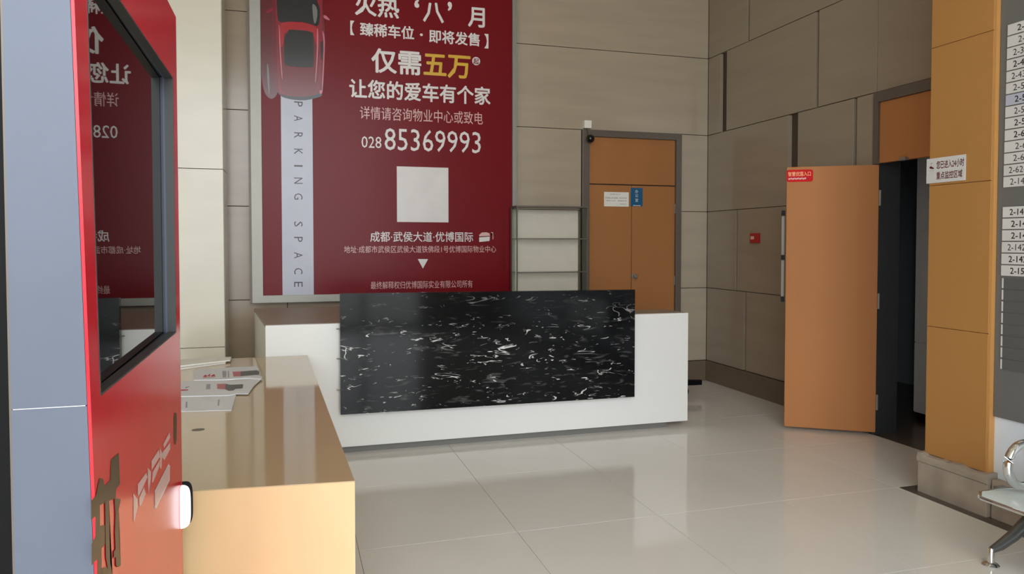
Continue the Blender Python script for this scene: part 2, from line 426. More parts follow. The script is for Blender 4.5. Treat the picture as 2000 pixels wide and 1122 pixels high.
# ceiling lights (above the frame, they warm the top of the walls)
for x, y, w_ in ((1.0, 5.8, 'the left of the reception desk'), (3.2, 5.8, 'the right end of the reception desk'), (1.0, 3.0, 'the oak counter'), (3.0, 3.0, 'the tan pillar')):
    l = thing('ceiling_light', 'recessed round warm downlight in the ceiling above '+w_, 'ceiling light', (x, y, ZC-0.02), 'recessed downlights in the ceiling')
    obj('trim_ring', lathe([(0.12, 0.018), (0.15, 0.018), (0.15, 0.0), (0.12, 0.004), (0.12, 0.018)], (x, y, ZC-0.02)), 'steel', l, smooth='auto')
    obj('diffuser', cyl((x, y, ZC-0.006), (x, y, ZC-0.002), 0.118), 'lit_ceiling', l)

# ================================================================== BACK DOOR (door_1)
d1 = thing('door_1', None, None, (3.45, YB, 0), kind='structure')
Yf = YB-0.03
obj('door_frame', box(2.888, 2.965, Yf, YB+0.034, 0, 2.668, 0.003), 'frame_grey', d1)
obj('door_frame', box(3.965, 4.028, Yf, YB+0.034, 0, 2.668, 0.003), 'frame_grey', d1)
obj('door_frame', box(2.965, 3.965, Yf, YB+0.034, 2.60, 2.668, 0.003), 'frame_grey', d1)
obj('transom_panel', box(2.967, 3.963, YB+0.002, YB+0.034, 2.118, 2.599, 0.002), 'door_wood2', d1)
lf = obj('door_leaf', box(2.967, 3.453, YB+0.002, YB+0.034, 0.012, 2.106, 0.002), 'door_wood2', d1)
rf = obj('door_leaf', box(3.459, 3.963, YB+0.002, YB+0.034, 0.012, 2.106, 0.002), 'door_wood2', d1)
hp = onY(1238, 540, YB)
bm = lathe([(0, 0.0), (0.028, 0.0), (0.028, 0.006), (0.012, 0.008), (0.010, 0.03), (0.02, 0.036), (0.024, 0.05), (0.014, 0.06), (0, 0.06)], (0, 0, 0), 20)
bmesh.ops.rotate(bm, verts=bm.verts, cent=(0, 0, 0), matrix=Matrix.Rotation(math.radians(90), 3, 'X'))
bmesh.ops.translate(bm, verts=bm.verts, vec=(hp.x, YB+0.002, hp.z))
obj('door_knob', bm, 'steel', rf, smooth='auto')
for z in (1.87, 1.1, 0.3): obj('hinge', cyl((3.964, YB-0.004, z-0.05), (3.964, YB-0.004, z+0.05), 0.007, n=10), 'frame_grey', d1)

# signs on the back door
Ys = YB-0.001
a = onY(1180, 375, Ys); b = onY(1228, 404, Ys)
sg = thing('notice_card', 'white paper notice with small dark red print on left leaf of back door', 'sign', ((a.x+b.x)/2, Ys, b.z))
obj('card', box(a.x, b.x, Ys, Ys+0.0028, b.z, a.z), 'paper_white', sg)
letY('温馨提示', (1191, 378), (1212, 381.5), Ys, 'paper_grey', sg)
letY('您已进入办公区域，非工作人员', (1182, 385), (1224, 389), Ys, 'print_maroon', sg)
letY('请勿入内，谢谢配合', (1184, 391), (1224, 394), Ys, 'print_maroon', sg)
letY('物业服务中心', (1211, 398), (1224, 400), Ys, 'print_black', sg)
a = onY(1232, 367, Ys); b = onY(1255, 403.5, Ys)
sg = thing('door_sign', 'blue vertical sign with three white characters on right leaf of back door', 'sign', ((a.x+b.x)/2, Ys, b.z))
obj('card', box(a.x, b.x, Ys-0.003, Ys+0.0028, b.z, a.z, 0.001), 'sign_blue', sg)
for ch, y in (('办', 371), ('公', 379), ('室', 388)): letY(ch, (1240.5, y), (1246.5, y+6.5), Ys-0.003, 'print_white', sg)
face3([onY(x, y, Ys-0.0037) for x, y in ((1236.5, 401), (1251, 401.4), (1251, 402.6), (1236.5, 402.2))], 'print_white', sg, 'line_mark')

# dome camera above the back door
Yc = YB-0.002
a = onY(1141, 235, Yc-0.05); b = onY(1155, 251, Yc-0.05)
cm = thing('dome_camera', 'black dome security camera hanging from a white box above back door', 'camera', ((a.x+b.x)/2, Yc-0.05, b.z))
obj('junction_box', box(a.x, b.x, Yc-0.06, Yc, b.z, a.z, 0.004), 'paper_white', cm)
cc = onY(1153, 271, Yc-0.08)
obj('bracket', tube([(cc.x-0.01, Yc-0.04, b.z+0.003), (cc.x-0.012, Yc-0.06, b.z-0.025), (cc.x-0.004, Yc-0.078, cc.z+0.03)], 0.011, 10), 'base_dark', cm, smooth='auto')
bm = bmesh.new(); bmesh.ops.create_uvsphere(bm, u_segments=24, v_segments=14, radius=0.043)
bmesh.ops.translate(bm, verts=bm.verts, vec=(cc.x, Yc-0.08, cc.z))
obj('camera_dome', bm, 'black_gloss', cm, smooth=True)

# ================================================================== SIDE DOOR (door_2), one leaf standing open
d2 = thing('door_2', None, None, (XR, 4.2, 0), kind='structure')
obj('door_frame', box(XR-0.02, XR+0.012, 4.665, 4.715, 2.112, 2.664, 0.003), 'frame_grey', d2)
obj('door_frame', box(XR+0.004, XR+0.034, 4.690, 4.715, 0, 2.111, 0.003), 'jamb_dark', d2)
obj('door_frame', box(XR-0.02, XR+0.012, 3.525, 4.665, 2.585, 2.664, 0.003), 'frame_grey', d2)
obj('transom_panel', box(XR, XR+0.04, 3.525, 4.664, 2.118, 2.583, 0.002), 'door_wood', d2)
lk = onX(1767, 309, XR-0.005)
obj('door_catch', box(XR-0.03, XR+0.0, lk.y-0.03, lk.y+0.03, 2.110, 2.135, 0.003), 'steel', d2)
Hh = Vector((4.372, 4.672, 0)); Ff = Vector((3.812, 5.045, 0))
lu = (Ff-Hh).normalized(); LW = (Ff-Hh).length; ln = Vector((lu.y, -lu.x, 0))
if ln.dot(Vector((1, 1, 0))) < 0: ln = -ln        # ln points away from the camera
def LP(s, t, z): p = Hh+lu*s+ln*t; return Vector((p.x, p.y, z))
def lbox(s0, s1, t0, t1, z0, z1, bev=0.0, seg=2):
    return prism([LP(s, t, z0) for s, t in ((s0, t0), (s1, t0), (s1, t1), (s0, t1))],
                 [LP(s, t, z1) for s, t in ((s0, t0), (s1, t0), (s1, t1), (s0, t1))], bev=bev)
leaf = obj('door_leaf', lbox(0.004, LW, 0, 0.042, 0.022, 2.107, 0.003), 'door_wood', d2)

for z in (1.85, 0.26, 1.05):
    obj('hinge', cyl(LP(-0.004, -0.006, z-0.06), LP(-0.004, -0.006, z+0.06), 0.009, n=12), 'steel', leaf)
# red sticker on the leaf's top corner, pull handle on its far side
def onleaf(px, py, t=0.0):
    r = Vector(ray(px, py)); o = Vector((0, 0, EYE)); p0 = Hh+ln*t
    k = (p0-o).dot(ln)/r.dot(ln); q = o+r*k
    return (q-Hh).dot(lu), q.z
hs, gz1 = onleaf(1529.5, 414, 0.09); gz0 = onleaf(1529.5, 587, 0.09)[1]
obj('pull_handle', lbox(hs-0.012, hs+0.010, 0.084, 0.098, gz0, gz1, 0.002), 'frame_grey', leaf)
for z in (gz0+0.012, (gz0+gz1)/2-0.01, gz1-0.012):
    obj('handle_bracket', lbox(hs-0.014, hs+0.012, 0.0425, 0.0995, z-0.02, z+0.02, 0.002), 'black', leaf)
s0, z1 = onleaf(1588, 331); s1, z0 = onleaf(1536, 356)
stk = thing('door_sticker', 'red sticker with orange characters at top corner of open door', 'sticker', LP((s0+s1)/2, -0.001, z0))
def rrect(s0, s1, z0, z1, r, t, n=5):
    P = []
    for cx, cz, a0 in ((s1-r, z1-r, 0), (s0+r, z1-r, 90), (s0+r, z0+r, 180), (s1-r, z0+r, 270)):
        for i in range(n+1):
            a = math.radians(a0+90*i/n); P.append(LP(cx+r*math.cos(a), t, cz+r*math.sin(a)))
    return P
obj('label_film', extr(rrect(s0, s1, z0, z1, 0.018, -0.0005), -ln*0.0015), 'sign_red', stk)
wS = s1-s0; hS = z1-z0
lettering('智慧优国入口', LP(s1-wS*0.06, -0.0022, z0+hS*0.46), -lu, (0, 0, 1), wS*0.86, hS*0.38, 'sign_orange', stk, bold=0.02)
for k in range(15):
    q0 = s1-wS*(0.08+0.045*k); qz = z0+hS*(0.18+0.02*((k*7) % 3))
    face3([LP(q0, -0.0026, qz), LP(q0-wS*0.03, -0.0026, qz), LP(q0-wS*0.03, -0.0026, qz+hS*0.13), LP(q0, -0.0026, qz+hS*0.13)], 'print_pink', stk, 'small_print')

# dark corridor beyond the side door
cor = obj('wall_corridor', box(6.3, 6.4, 3.0, 7.0, -0.1, 2.9), 'dark_room', kind='structure')
obj('wall_corridor_far', box(XR+0.22, 6.3, 6.9, 7.0, -0.1, 2.9), 'dark_room', kind='structure')
obj('wall_corridor_near', box(XR+0.2, 6.3, 3.0, 3.1, -0.1, 2.9), 'dark_room', kind='structure')
obj('ceiling_corridor', box(XR+0.22, 6.4, 3.0, 7.0, 2.7, 2.8), 'dark_room', kind='structure')
obj('floor_corridor', box(XR+0.02, 6.3, 3.1, 6.9, -0.1, -0.001), 'border', kind='structure')
a = onX(1790, 500, 5.1); b = onX(1812, 500, 5.1)
cd = thing('corridor_cabinet', 'tall dark grey metal cabinet standing inside the dark doorway', 'cabinet', (5.3, a.y-0.35, 0))
obj('body', box(5.1, 5.5, a.y-0.9, a.y, 0.06, 2.3, 0.004), 'lightened_panel', cd)
obj('plinth', box(5.12, 5.5, a.y-0.89, a.y-0.01, -0.001, 0.058), 'black', cd)
zz = onX(1800, 670, 5.1).z
obj('cabinet_door', box(5.085, 5.099, a.y-0.89, a.y-0.008, zz+0.004, 2.29, 0.002), 'lightened_panel', cd)
obj('cabinet_door', box(5.085, 5.099, a.y-0.89, a.y-0.008, 0.07, zz-0.004, 0.002), 'lightened_panel', cd)

# fire alarm call point on the right wall
a = onX(1465, 456, XR-0.03); b = onX(1480, 475, XR-0.03)
al = thing('fire_alarm', 'small red fire alarm call point on the right wall', 'alarm', (XR-0.015, (a.y+b.y)/2, b.z))
obj('housing', box(XR-0.035, XR-0.001, b.y, a.y, b.z, a.z, 0.005), 'alarm_red', al)
obj('window_pane', box(XR-0.038, XR-0.036, (a.y+b.y)/2-0.01, a.y-0.02, (a.z+b.z)/2-0.012, a.z-0.03), 'print_pink', al)

# white sign on the pillar
Xs = 3.655
a = onX(1812, 311, Xs); b = onX(1885, 354, Xs)
ps = thing('wall_sign', 'white sign with dark red characters on the tan pillar', 'sign', (Xs, (a.y+b.y)/2, b.z))
zt = onX(1812, 311, Xs).z; zb = onX(1812, 359, Xs).z; y0 = b.y; y1 = a.y+0.008
obj('card', box(Xs, Xs+0.0045, y0, y1, zb, zt, 0.001), 'plate', ps)
wS = y1-y0; hS = zt-zb
lettering('您已进入24小时', (Xs, y1-wS*0.27, zb+hS*0.55), (0, -1, 0), (0, 0, 1), wS*0.70, hS*0.32, 'print_maroon', ps, bold=0.015)
lettering('重点监控区域', (Xs, y1-wS*0.27, zb+hS*0.13), (0, -1, 0), (0, 0, 1), wS*0.66, hS*0.30, 'print_maroon', ps, bold=0.015)
P = [(0.08, .66), (0.12, .70), (0.155, .66), (0.21, .60), (0.20, .57), (0.13, .58), (0.085, .61)]
face3([Vector((Xs-0.0006, y1-wS*p, zb+hS*q)) for p, q in P], 'print_maroon', ps, 'camera_symbol', 1)
face3([Vector((Xs-0.0006, y1-wS*p, zb+hS*q)) for p, q in ((.125, .72), (.14, .72), (.14, .80), (.17, .80), (.17, .82), (.10, .82), (.10, .80), (.125, .80))], 'paper_grey', ps, 'symbol_post')
lettering('监控区域', (Xs, y1-wS*0.07, zb+hS*0.49), (0, -1, 0), (0, 0, 1), wS*0.14, hS*0.045, 'paper_grey', ps)

# ================================================================== DIRECTORY BOARD
Xb = XN-0.014
db = thing('directory_board', 'dark grey wall directory with rows of white numbered name plates', 'directory board', (XN, 2.3, 0.552))
bd = obj('board', box(Xb, XN-0.001, 0.9, 3.098, 0.552, 4.2, 0.002), 'board_grey', db)
Xp = Xb-0.006
texts = ['2-3', '2-33', '2-33', '2-4', '2-437', '2-51', '2-5', '2-518', '2-5', '2-6', '2-6', '2-6', '2-626', '2-140', '2-1410', '2-141', '2-141', '2-1424', '2-142', '2-150']
lefts = [1972, 1972, 1971, 1970, 1969, 1969, 1968, 1967.5, 1967, 1966.5, 1965, 1965, 1964, 1962.5, 1961.5, 1961, 1960.5, 1960, 1959, 1958.5]
tops = [48, 67.4, 91, 115, 137.5, 162, 184.6, 208, 232, 255.7, 279, 302, 324.4, 347.8, 404.7, 427.5, 451, 474.5, 497, 520.5, ]
tl_ = [1987, 1989, 1979, 1979, 1976, 1979, 1982, 1981, 1981, 1980, 1983, 1979, 1970.5, 1973, 1972, 1975, 1975, 1968, 1970, 1973]
pz0 = onX(1972, 48, Xp).z; pz1 = onX(1963, 368.5, Xp).z; pit1 = (pz0-pz1)/14
qz0 = onX(1961, 404.7, Xp).z; qz1 = onX(1958.5, 541, Xp).z; pit2 = (qz0-qz1)/6
for i, tx in enumerate(texts):
    zt = pz0-i*pit1 if i < 14 else qz0-(i-14)*pit2
    pit = pit1 if i < 14 else pit2
    yl = 3.052+0.0006*i
    pl = obj('name_plate', box(Xp, Xb-0.0005, yl-0.62, yl, zt-pit+0.006, zt, 0.0008, seg=1), 'plate_blue' if i == 6 else 'plate', db)
    ty = onX(tl_[i], tops[i]+10, Xp).y
    hgt = 0.034; wd = 0.0205*len(tx)
    lettering(tx, (Xp, ty, zt-pit/2-hgt/2+0.003), (0, -1, 0), (0, 0, 1), wd, hgt, 'print_black', pl, bold=0.012 if i in (0, 3, 6, 8, 9, 14, 15, 16, 18, 19) else 0.0)
ey1 = onX(1958, 545, Xp).y; ez1 = qz1-0.004; ez0 = onX(1955, 723, Xp).z
for k in range(8):
    z1_ = ez1-(ez1-ez0)*k/8; z0_ = ez1-(ez1-ez0)*(k+1)/8
    obj('empty_slot', box(Xb-0.003, Xb-0.0005, ey1-0.62, ey1-0.004, z0_+0.002, z1_-0.001), 'board_line', db)
    obj('slot_edge', box(Xb-0.005, Xb-0.0005, ey1-0.0035, ey1+0.004, z0_+0.006, z1_-0.004), 'plate', db)

# ================================================================== POSTER LIGHT BOX
Yp = 7.035; Yfr = 7.012
po = thing('parking_poster', 'large dark red framed poster with overhead red car and parking space text', 'poster', (0.95, 7.1, 0.96))
fx0 = onY(490, 300, Yfr).x; fx1 = onY(1009, 300, Yfr).x; fz0 = onY(750, 586.5, Yfr).z-0.0
pz = onY(513, 578, Yp); fz0 = onY(497, 592.5, Yfr).z
ix0 = onY(511, 300, Yfr).x; ix1 = onY(1001, 300, Yfr).x; iz0 = onY(513, 578, Yfr).z
FT = 4.35
obj('backing_box', box(fx0+0.012, fx1-0.012, Yp+0.004, YB-0.001, fz0+0.012, FT-0.012), 'black', po)
pr = obj('poster_print', box(fx0+0.014, fx1-0.014, Yp, Yp+0.003, fz0+0.014, FT-0.014), 'print_red', po)
bev = 0.004
obj('frame_rail', prism([(fx0, Yfr, fz0), (fx0, Yfr, FT), (fx0, Yfr+0.06, FT), (fx0, Yfr+0.06, fz0)], [(ix0, Yfr, iz0), (ix0, Yfr, FT-0.07), (ix0, Yp-0.001, FT-0.07), (ix0, Yp-0.001, iz0)]), 'steel', po)
obj('frame_rail', prism([(fx1, Yfr, fz0), (fx1, Yfr, FT), (fx1, Yfr+0.06, FT), (fx1, Yfr+0.06, fz0)], [(ix1, Yfr, iz0), (ix1, Yfr, FT-0.07), (ix1, Yp-0.001, FT-0.07), (ix1, Yp-0.001, iz0)]), 'steel', po)
obj('frame_rail', prism([(fx0+0.0005, Yfr, fz0), (fx1-0.0005, Yfr, fz0), (fx1-0.0005, Yfr+0.06, fz0), (fx0+0.0005, Yfr+0.06, fz0)], [(ix0, Yfr, iz0), (ix1, Yfr, iz0), (ix1, Yp-0.001, iz0), (ix0, Yp-0.001, iz0)]), 'steel', po)
obj('frame_rail', prism([(fx0+0.0005, Yfr, FT), (fx1-0.0005, Yfr, FT), (fx1-0.0005, Yfr+0.06, FT), (fx0+0.0005, Yfr+0.06, FT)], [(ix0, Yfr, FT-0.07), (ix1, Yfr, FT-0.07), (ix1, Yp-0.001, FT-0.07), (ix0, Yp-0.001, FT-0.07)]), 'steel', po)
obj('outer_edge', box(fx0-0.022, fx0-0.001, Yfr+0.02, YB-0.002, fz0-0.006, FT), 'base_dark', po)
T = lambda s, tl, br, m, bold=0.0: letY(s, tl, br, Yp-0.0005, m, pr, bold=bold)
BW = 0.022
T('火热', (693, -14), (780, 37), 'print_white', BW)
T('‘', (809, -2), (819, 16), 'print_white', BW)
T('八', (826, 3), (867, 46), 'print_white', BW)
T('’', (874, 3), (883, 22), 'print_white', BW)
T('月', (914, 13), (947, 55), 'print_white', BW)
T('【', (684, 40), (692, 69), 'print_white', 0.01)
T('臻稀车位', (703, 43), (809, 78), 'print_white', BW)
T('·', (820, 65), (826, 71), 'print_white', BW)
T('即将发售', (838, 57), (937, 91), 'print_white', BW)
T('】', (946, 66), (954, 95), 'print_white', 0.01)
T('仅需', (725, 93), (823, 148), 'print_white', BW)
T('五万', (827, 103), (919, 155), 'print_gold', BW)
cc = onY(930, 119.5, Yp-0.0008); R0 = 0.040
bm = bmesh.new(); bm.faces.new([bm.verts.new((cc.x+R0*math.cos(t), Yp-0.0008, cc.z+R0*math.sin(t))) for t in [2*math.pi*i/28 for i in range(28)]])
obj('round_badge', bm, 'print_white', pr)
letY('起', (924.5, 113.5), (935.5, 126), Yp-0.0014, 'print_red', pr, bold=0.02)
T('让您的爱车有个家', (682, 153), (958, 206), 'print_white', BW)
T('详情请咨询物业中心或致电', (703, 207), (943, 244), 'print_pink', 0.0)
T('028', (706, 266), (745, 290), 'print_white', 0.0)
T('85369993', (751, 250), (939, 300), 'print_white', 0.0)
T('成都·武侯大道·优博国际', (723, 452.5), (924, 473), 'print_white', 0.008)
T('地址·成都市武侯区武侯大道铁佛段1号优博国际物业中心', (672, 480.5), (969, 493.5), 'print_pink', 0.0)
T('最终解释权归优博国际实业有限公司所有', (724, 550.5), (923, 562), 'print_pink', 0.0)
flatY([(816, 506.3), (836, 506.5), (826, 525)], Yp-0.001, 'print_white', pr, 'triangle_mark')
# small stamp logo: domed top, woven block and bracket
flatY([(936, 459), (941, 454.5), (950, 454), (956, 456), (957, 461), (936, 462)], Yp-0.001, 'print_pink', pr, 'stamp_mark')
flatY([(936, 464), (957, 462.5), (956, 471), (936, 473)], Yp-0.001, 'print_white', pr, 'stamp_mark')
flatY([(959, 454), (963, 453.8), (963.6, 468), (962, 468), (962, 455.4), (959, 455.6)], Yp-0.001, 'print_pink', pr, 'stamp_mark')
# blank white square card (its code is left out)
a = onY(775, 325, Yp-0.006); b = onY(876, 434.7, Yp-0.006)
obj('blank_card', box(a.x, b.x, Yp-0.006, Yp-0.0005, b.z, a.z, 0.001), 'print_white', pr)
# vertical pale strip with PARKING SPACE running down it
a = onY(548, 150, Yp-0.0006); b = onY(613, 578, Yp-0.0006)
face3([Vector((a.x, Yp-0.0006, iz0-0.0)), Vector((b.x, Yp-0.0006, iz0)), Vector((b.x, Yp-0.0006, a.z)), Vector((a.x, Yp-0.0006, a.z))], 'print_blue_white', pr, 'strip_band')
for ch, y, hw in zip('PARKINGSPACE', (203, 231, 264, 296, 324, 353, 384, 438, 468, 499, 530, 556), (5, 5.5, 5.5, 5.5, 1.6, 6, 6.2, 5, 5, 6, 6, 5)):
    a = onY(574.5, y, Yp-0.0012); b = onY(591, y, Yp-0.0012); h_ = onY(582, y-hw, Yp).z-onY(582, y+hw, Yp).z
    lettering(ch, (a.x, Yp-0.0012, a.z+h_/2), (0, 0, -1), (1, 0, 0), h_, b.x-a.x, 'print_black', pr)
# the red car seen from above
K = lambda L: [(480+x/5.345, y/5.345) for x, y in L]
def car(L, m, name, lay, it=2):
    flatY(K(L), Yp-0.0016-0.0005*lay, m, pr, name, it)
car([(160, -200), (300, -200), (330, 500), (345, 960), (290, 1035), (240, 1030), (190, 960), (160, 800), (140, 500)], 'car_shadow', 'car_shadow', 0)
car([(222, 640), (240, 700), (248, 860), (250, 1000), (236, 960), (222, 800)], 'car_grey', 'car_highlight', 1)
car([(262, -200), (805, -200), (800, 60), (815, 200), (828, 340), (828, 470), (818, 700), (810, 860), (800, 985), (760, 1015), (560, 1048), (400, 1022), (330, 975), (285, 850), (262, 690), (268, 300)], 'car_side', 'car_body', 1)
car([(300, -200), (790, -200), (800, 150), (800, 500), (785, 850), (750, 990), (560, 1020), (380, 990), (335, 920), (320, 500), (315, 200)], 'car_body', 'car_body', 2)
car([(345, 985), (430, 1000), (560, 1012), (700, 1003), (770, 975), (800, 985), (790, 1008), (700, 1034), (600, 1050), (480, 1040), (390, 1018)], 'car_glass', 'car_bumper', 3, 1)
car([(345, 240), (430, 226), (560, 224), (680, 250), (752, 288), (768, 600), (755, 850), (738, 960), (700, 1000), (560, 1008), (430, 990), (368, 945), (348, 700), (335, 400)], 'car_rear', 'car_roof', 4, 2)
car([(348, 244), (430, 228), (560, 226), (680, 252), (752, 290), (762, 430), (740, 500), (700, 330), (405, 300), (390, 500), (345, 480)], 'car_roof', 'car_roof', 5, 1)
car([(318, -200), (735, -200), (735, 0), (775, 80), (778, 180), (757, 282), (680, 252), (560, 224), (430, 226), (342, 238), (325, 120)], 'car_glass', 'car_windscreen', 6, 1)
car([(690, 30), (735, 60), (752, 130), (735, 240), (712, 250), (700, 150)], 'car_grey', 'windscreen_glint', 7, 2)
car([(402, 306), (600, 316), (690, 333), (708, 350), (710, 690), (695, 706), (500, 696), (420, 684), (402, 665)], 'car_glass', 'car_sunroof', 6, 1)
car([(343, 255), (352, 260), (366, 560), (386, 828), (378, 836), (356, 600)], 'car_light', 'car_highlight', 7, 1)
car([(741, 300), (758, 300), (756, 560), (732, 866), (722, 862), (742, 560)], 'car_light', 'car_highlight', 7, 1)
car([(796, 300), (826, 380), (824, 560), (804, 960), (792, 960), (812, 560), (810, 420)], 'car_light', 'car_highlight', 4, 1)
car([(778, 430), (806, 430), (802, 600), (790, 640), (782, 580)], 'car_glass', 'car_side_window', 4, 1)
car([(770, 945), (798, 942), (797, 978), (770, 982)], 'car_light', 'car_tail_lamp', 7, 0)
car([(205, 125), (230, 98), (285, 78), (296, 92), (262, 128), (222, 140)], 'car_body', 'car_mirror', 3, 1)
car([(808, 158), (835, 160), (872, 195), (878, 214), (850, 206), (815, 190)], 'car_light', 'car_mirror', 3, 1)

# ================================================================== GLASS DISPLAY CABINET left of the back door
gy0, gy1, gz = 6.80, 7.006, 1.863
gx0 = onY(1009, 430, gy0).x; gx1 = onY(1149, 430, gy0).x
gc = thing('glass_cabinet', 'tall glass display cabinet with empty shelves between poster and back door', 'cabinet', ((gx0+gx1)/2, 6.97, 0))
obj('back_panel', box(gx0+0.012, gx1-0.03, gy1-0.008, gy1, 0.06, gz-0.03), 'shelf_panel', gc)
obj('cabinet_top', box(gx0-0.005, gx1+0.012, gy0-0.006, gy1, gz-0.014, gz, 0.002), 'frame_grey', gc)
obj('cabinet_base', box(gx0, gx1, gy0, gy1, 0.0, 0.06, 0.002), 'frame_grey', gc)
for x, y in ((gx0, gy0), (gx1-0.012, gy0), (gx0, gy1-0.02), (gx1-0.012, gy1-0.02)):
    obj('corner_post', box(x, x+0.012, y, y+0.012, 0.061, gz-0.0145), 'frame_grey', gc)
obj('side_glass', box(gx1-0.009, gx1-0.004, gy0+0.013, gy1-0.021, 0.061, gz-0.015), 'glass', gc)
obj('side_glass', box(gx0+0.004, gx0+0.009, gy0+0.013, gy1-0.021, 0.061, gz-0.015), 'glass', gc)
for z in (1.543, 1.216, 0.89, 0.56):
    sh = obj('shelf', box(gx0+0.013, gx1-0.013, gy0+0.004, gy1-0.01, z-0.004, z+0.004), 'glass', gc)
    obj('shelf_edge', box(gx0+0.013, gx1-0.013, gy0+0.001, gy0+0.0035, z-0.005, z+0.005), 'frame_grey', sh)
obj('edge_glint', box(gx0-0.010, gx0-0.0055, gy0-0.004, gy0+0.002, 0.5, 1.53), 'print_white', gc)  # white strip painted in for the reflection along the glass edge

# ================================================================== RECEPTION DESK
rd = thing('reception_desk', 'long white reception desk with black veined marble front panel', 'reception desk', (1.5, 5.9, 0))
DY = 5.33
HT = 0.934
obj('front_panel', box(-0.162, 3.10, DY, DY+0.05, 0.052, HT, 0.0025), 'white_desk', rd)
obj('plinth', box(-0.05, 2.93, DY+0.045, 5.62, 0.0005, 0.051), 'plinth', rd)
bm = prism([(-0.160, DY+0.051, 0.055), (0.83, DY+0.051, 0.055), (0.83, 6.75, 0.055), (-0.293, 6.75, 0.055)],
           [(-0.160, DY+0.051, HT-0.022), (0.83, DY+0.051, HT-0.022), (0.83, 6.75, HT-0.022), (-0.293, 6.75, HT-0.022)])
obj('side_return', bm, 'white_desk', rd)
bm = prism([(-0.162, DY+0.051, HT-0.02), (0.845, DY+0.051, HT-0.02), (0.845, 6.765, HT-0.02), (-0.297, 6.765, HT-0.02)],
           [(-0.162, DY+0.051, HT-0.001), (0.845, DY+0.051, HT-0.001), (0.845, 6.765, HT-0.001), (-0.297, 6.765, HT-0.001)])
obj('counter_top', bm, 'desk_top', rd)
obj('counter_top', box(0.846, 3.098, DY+0.051, 5.69, HT-0.02, HT-0.001), 'desk_top', rd)
obj('inner_body', box(0.85, 3.095, DY+0.051, 5.66, 0.055, HT-0.022), 'white_desk', rd)
obj('work_surface', box(0.846, 2.9, 5.662, 6.15, 0.70, 0.725), 'desk_top', rd)
obj('end_panel', box(2.88, 2.9, 5.662, 6.14, 0.001, 0.699), 'white_desk', rd)
mp = thing('marble_panel', None, None) if False else None
def dq(p): return onY(p[0], p[1], 5.262)
q = [(0.334, 0.300), (2.591, 0.291), (2.591, 1.136), (0.334, 1.149)]
obj('marble_panel', extr([Vector((x, 5.262, z)) for x, z in q], (0, 0.066, 0), bev=0.0015), 'marble', rd)
for z in (0.47, 0.69, 0.90): obj('fixing_pin', cyl((0.310, 5.295, z), (0.3345, 5.295, z), 0.004, n=8), 'steel', rd)

# swivel chair behind the desk
cx, cy = 3.30, 6.62
sc_ = thing('swivel_chair', 'black office swivel chair mostly hidden behind the reception desk', 'chair', (3.42, 6.45, 0))
cx, cy = 3.42, 6.45
obj('hub', lathe([(0, 0.10), (0.055, 0.10), (0.055, 0.16), (0.03, 0.18), (0.028, 0.40), (0, 0.40)], (cx, cy, 0), 20), 'black', sc_, smooth='auto')
for k in range(5):
    a = math.radians(-4+72*k); d = Vector((math.cos(a), math.sin(a), 0)); L_ = 0.46 if k == 0 else 0.32
    p0 = Vector((cx, cy, 0.135))+d*0.05; p1 = Vector((cx, cy, 0.13))+d*L_; sd = Vector((-d.y, d.x, 0))
    bm = prism([p0-sd*0.03-Vector((0, 0, .028)), p0+sd*0.03-Vector((0, 0, .028)), p0+sd*0.03+Vector((0, 0, .03)), p0-sd*0.03+Vector((0, 0, .03))],
               [p1-sd*0.022-Vector((0, 0, .025)), p1+sd*0.022-Vector((0, 0, .025)), p1+sd*0.022+Vector((0, 0, .022)), p1-sd*0.022+Vector((0, 0, .022))])
    lg = obj('leg', bm, 'black', sc_)
    cp = Vector((cx, cy, 0.05))+d*(0.27)
    obj('caster', cyl(cp-sd*0.022, cp+sd*0.022, 0.0495, n=20), 'black', lg, smooth='auto')
obj('seat', box(cx-0.23, cx+0.03, cy-0.22, cy+0.22, 0.40, 0.47, 0.03), 'black', sc_, smooth='auto')
obj('backrest', box(cx-0.24, cx+0.02, cy+0.20, cy+0.25, 0.50, 0.76, 0.02), 'black', sc_, smooth='auto')

# ================================================================== OAK TABLE in the foreground
H_T = 0.72
tb = thing('oak_counter', 'low glossy oak counter running up to the white reception desk', 'counter', (-0.3, 3.9, 0))
nr = onZ(693, 940, H_T); fr_ = onZ(600, 693, H_T)
top = [(-1.05, 2.575), (nr.x, nr.y), (fr_.x, 5.322), (-1.05, 5.322)]
nl = onZ(360, 960, H_T)
sl = (nr.y-nl.y)/(nr.x-nl.x); top[0] = (-1.05, nr.y+sl*(-1.05-nr.x))
obj('tabletop', prism([(x, y, H_T-0.003) for x, y in top], [(x, y, H_T) for x, y in top], bev=0.0005), 'table_top', tb)
body = [(-1.04, top[0][1]+0.0), (nr.x-0.0, nr.y+0.0), (fr_.x, 5.315), (-1.04, 5.315)]
obj('cabinet_body', prism([(x, y, 0.0) for x, y in body], [(x, y, H_T-0.0032) for x, y in body]), 'table_side', tb)
g = onZ(387, 840, H_T)
bm = bmesh.new(); bm.faces.new([bm.verts.new((g.x+0.026*math.cos(t), g.y+0.022*math.sin(t), H_T+0.0006)) for t in [2*math.pi*i/20 for i in range(20)]])
obj('cable_hole', bm, 'olive', tb)

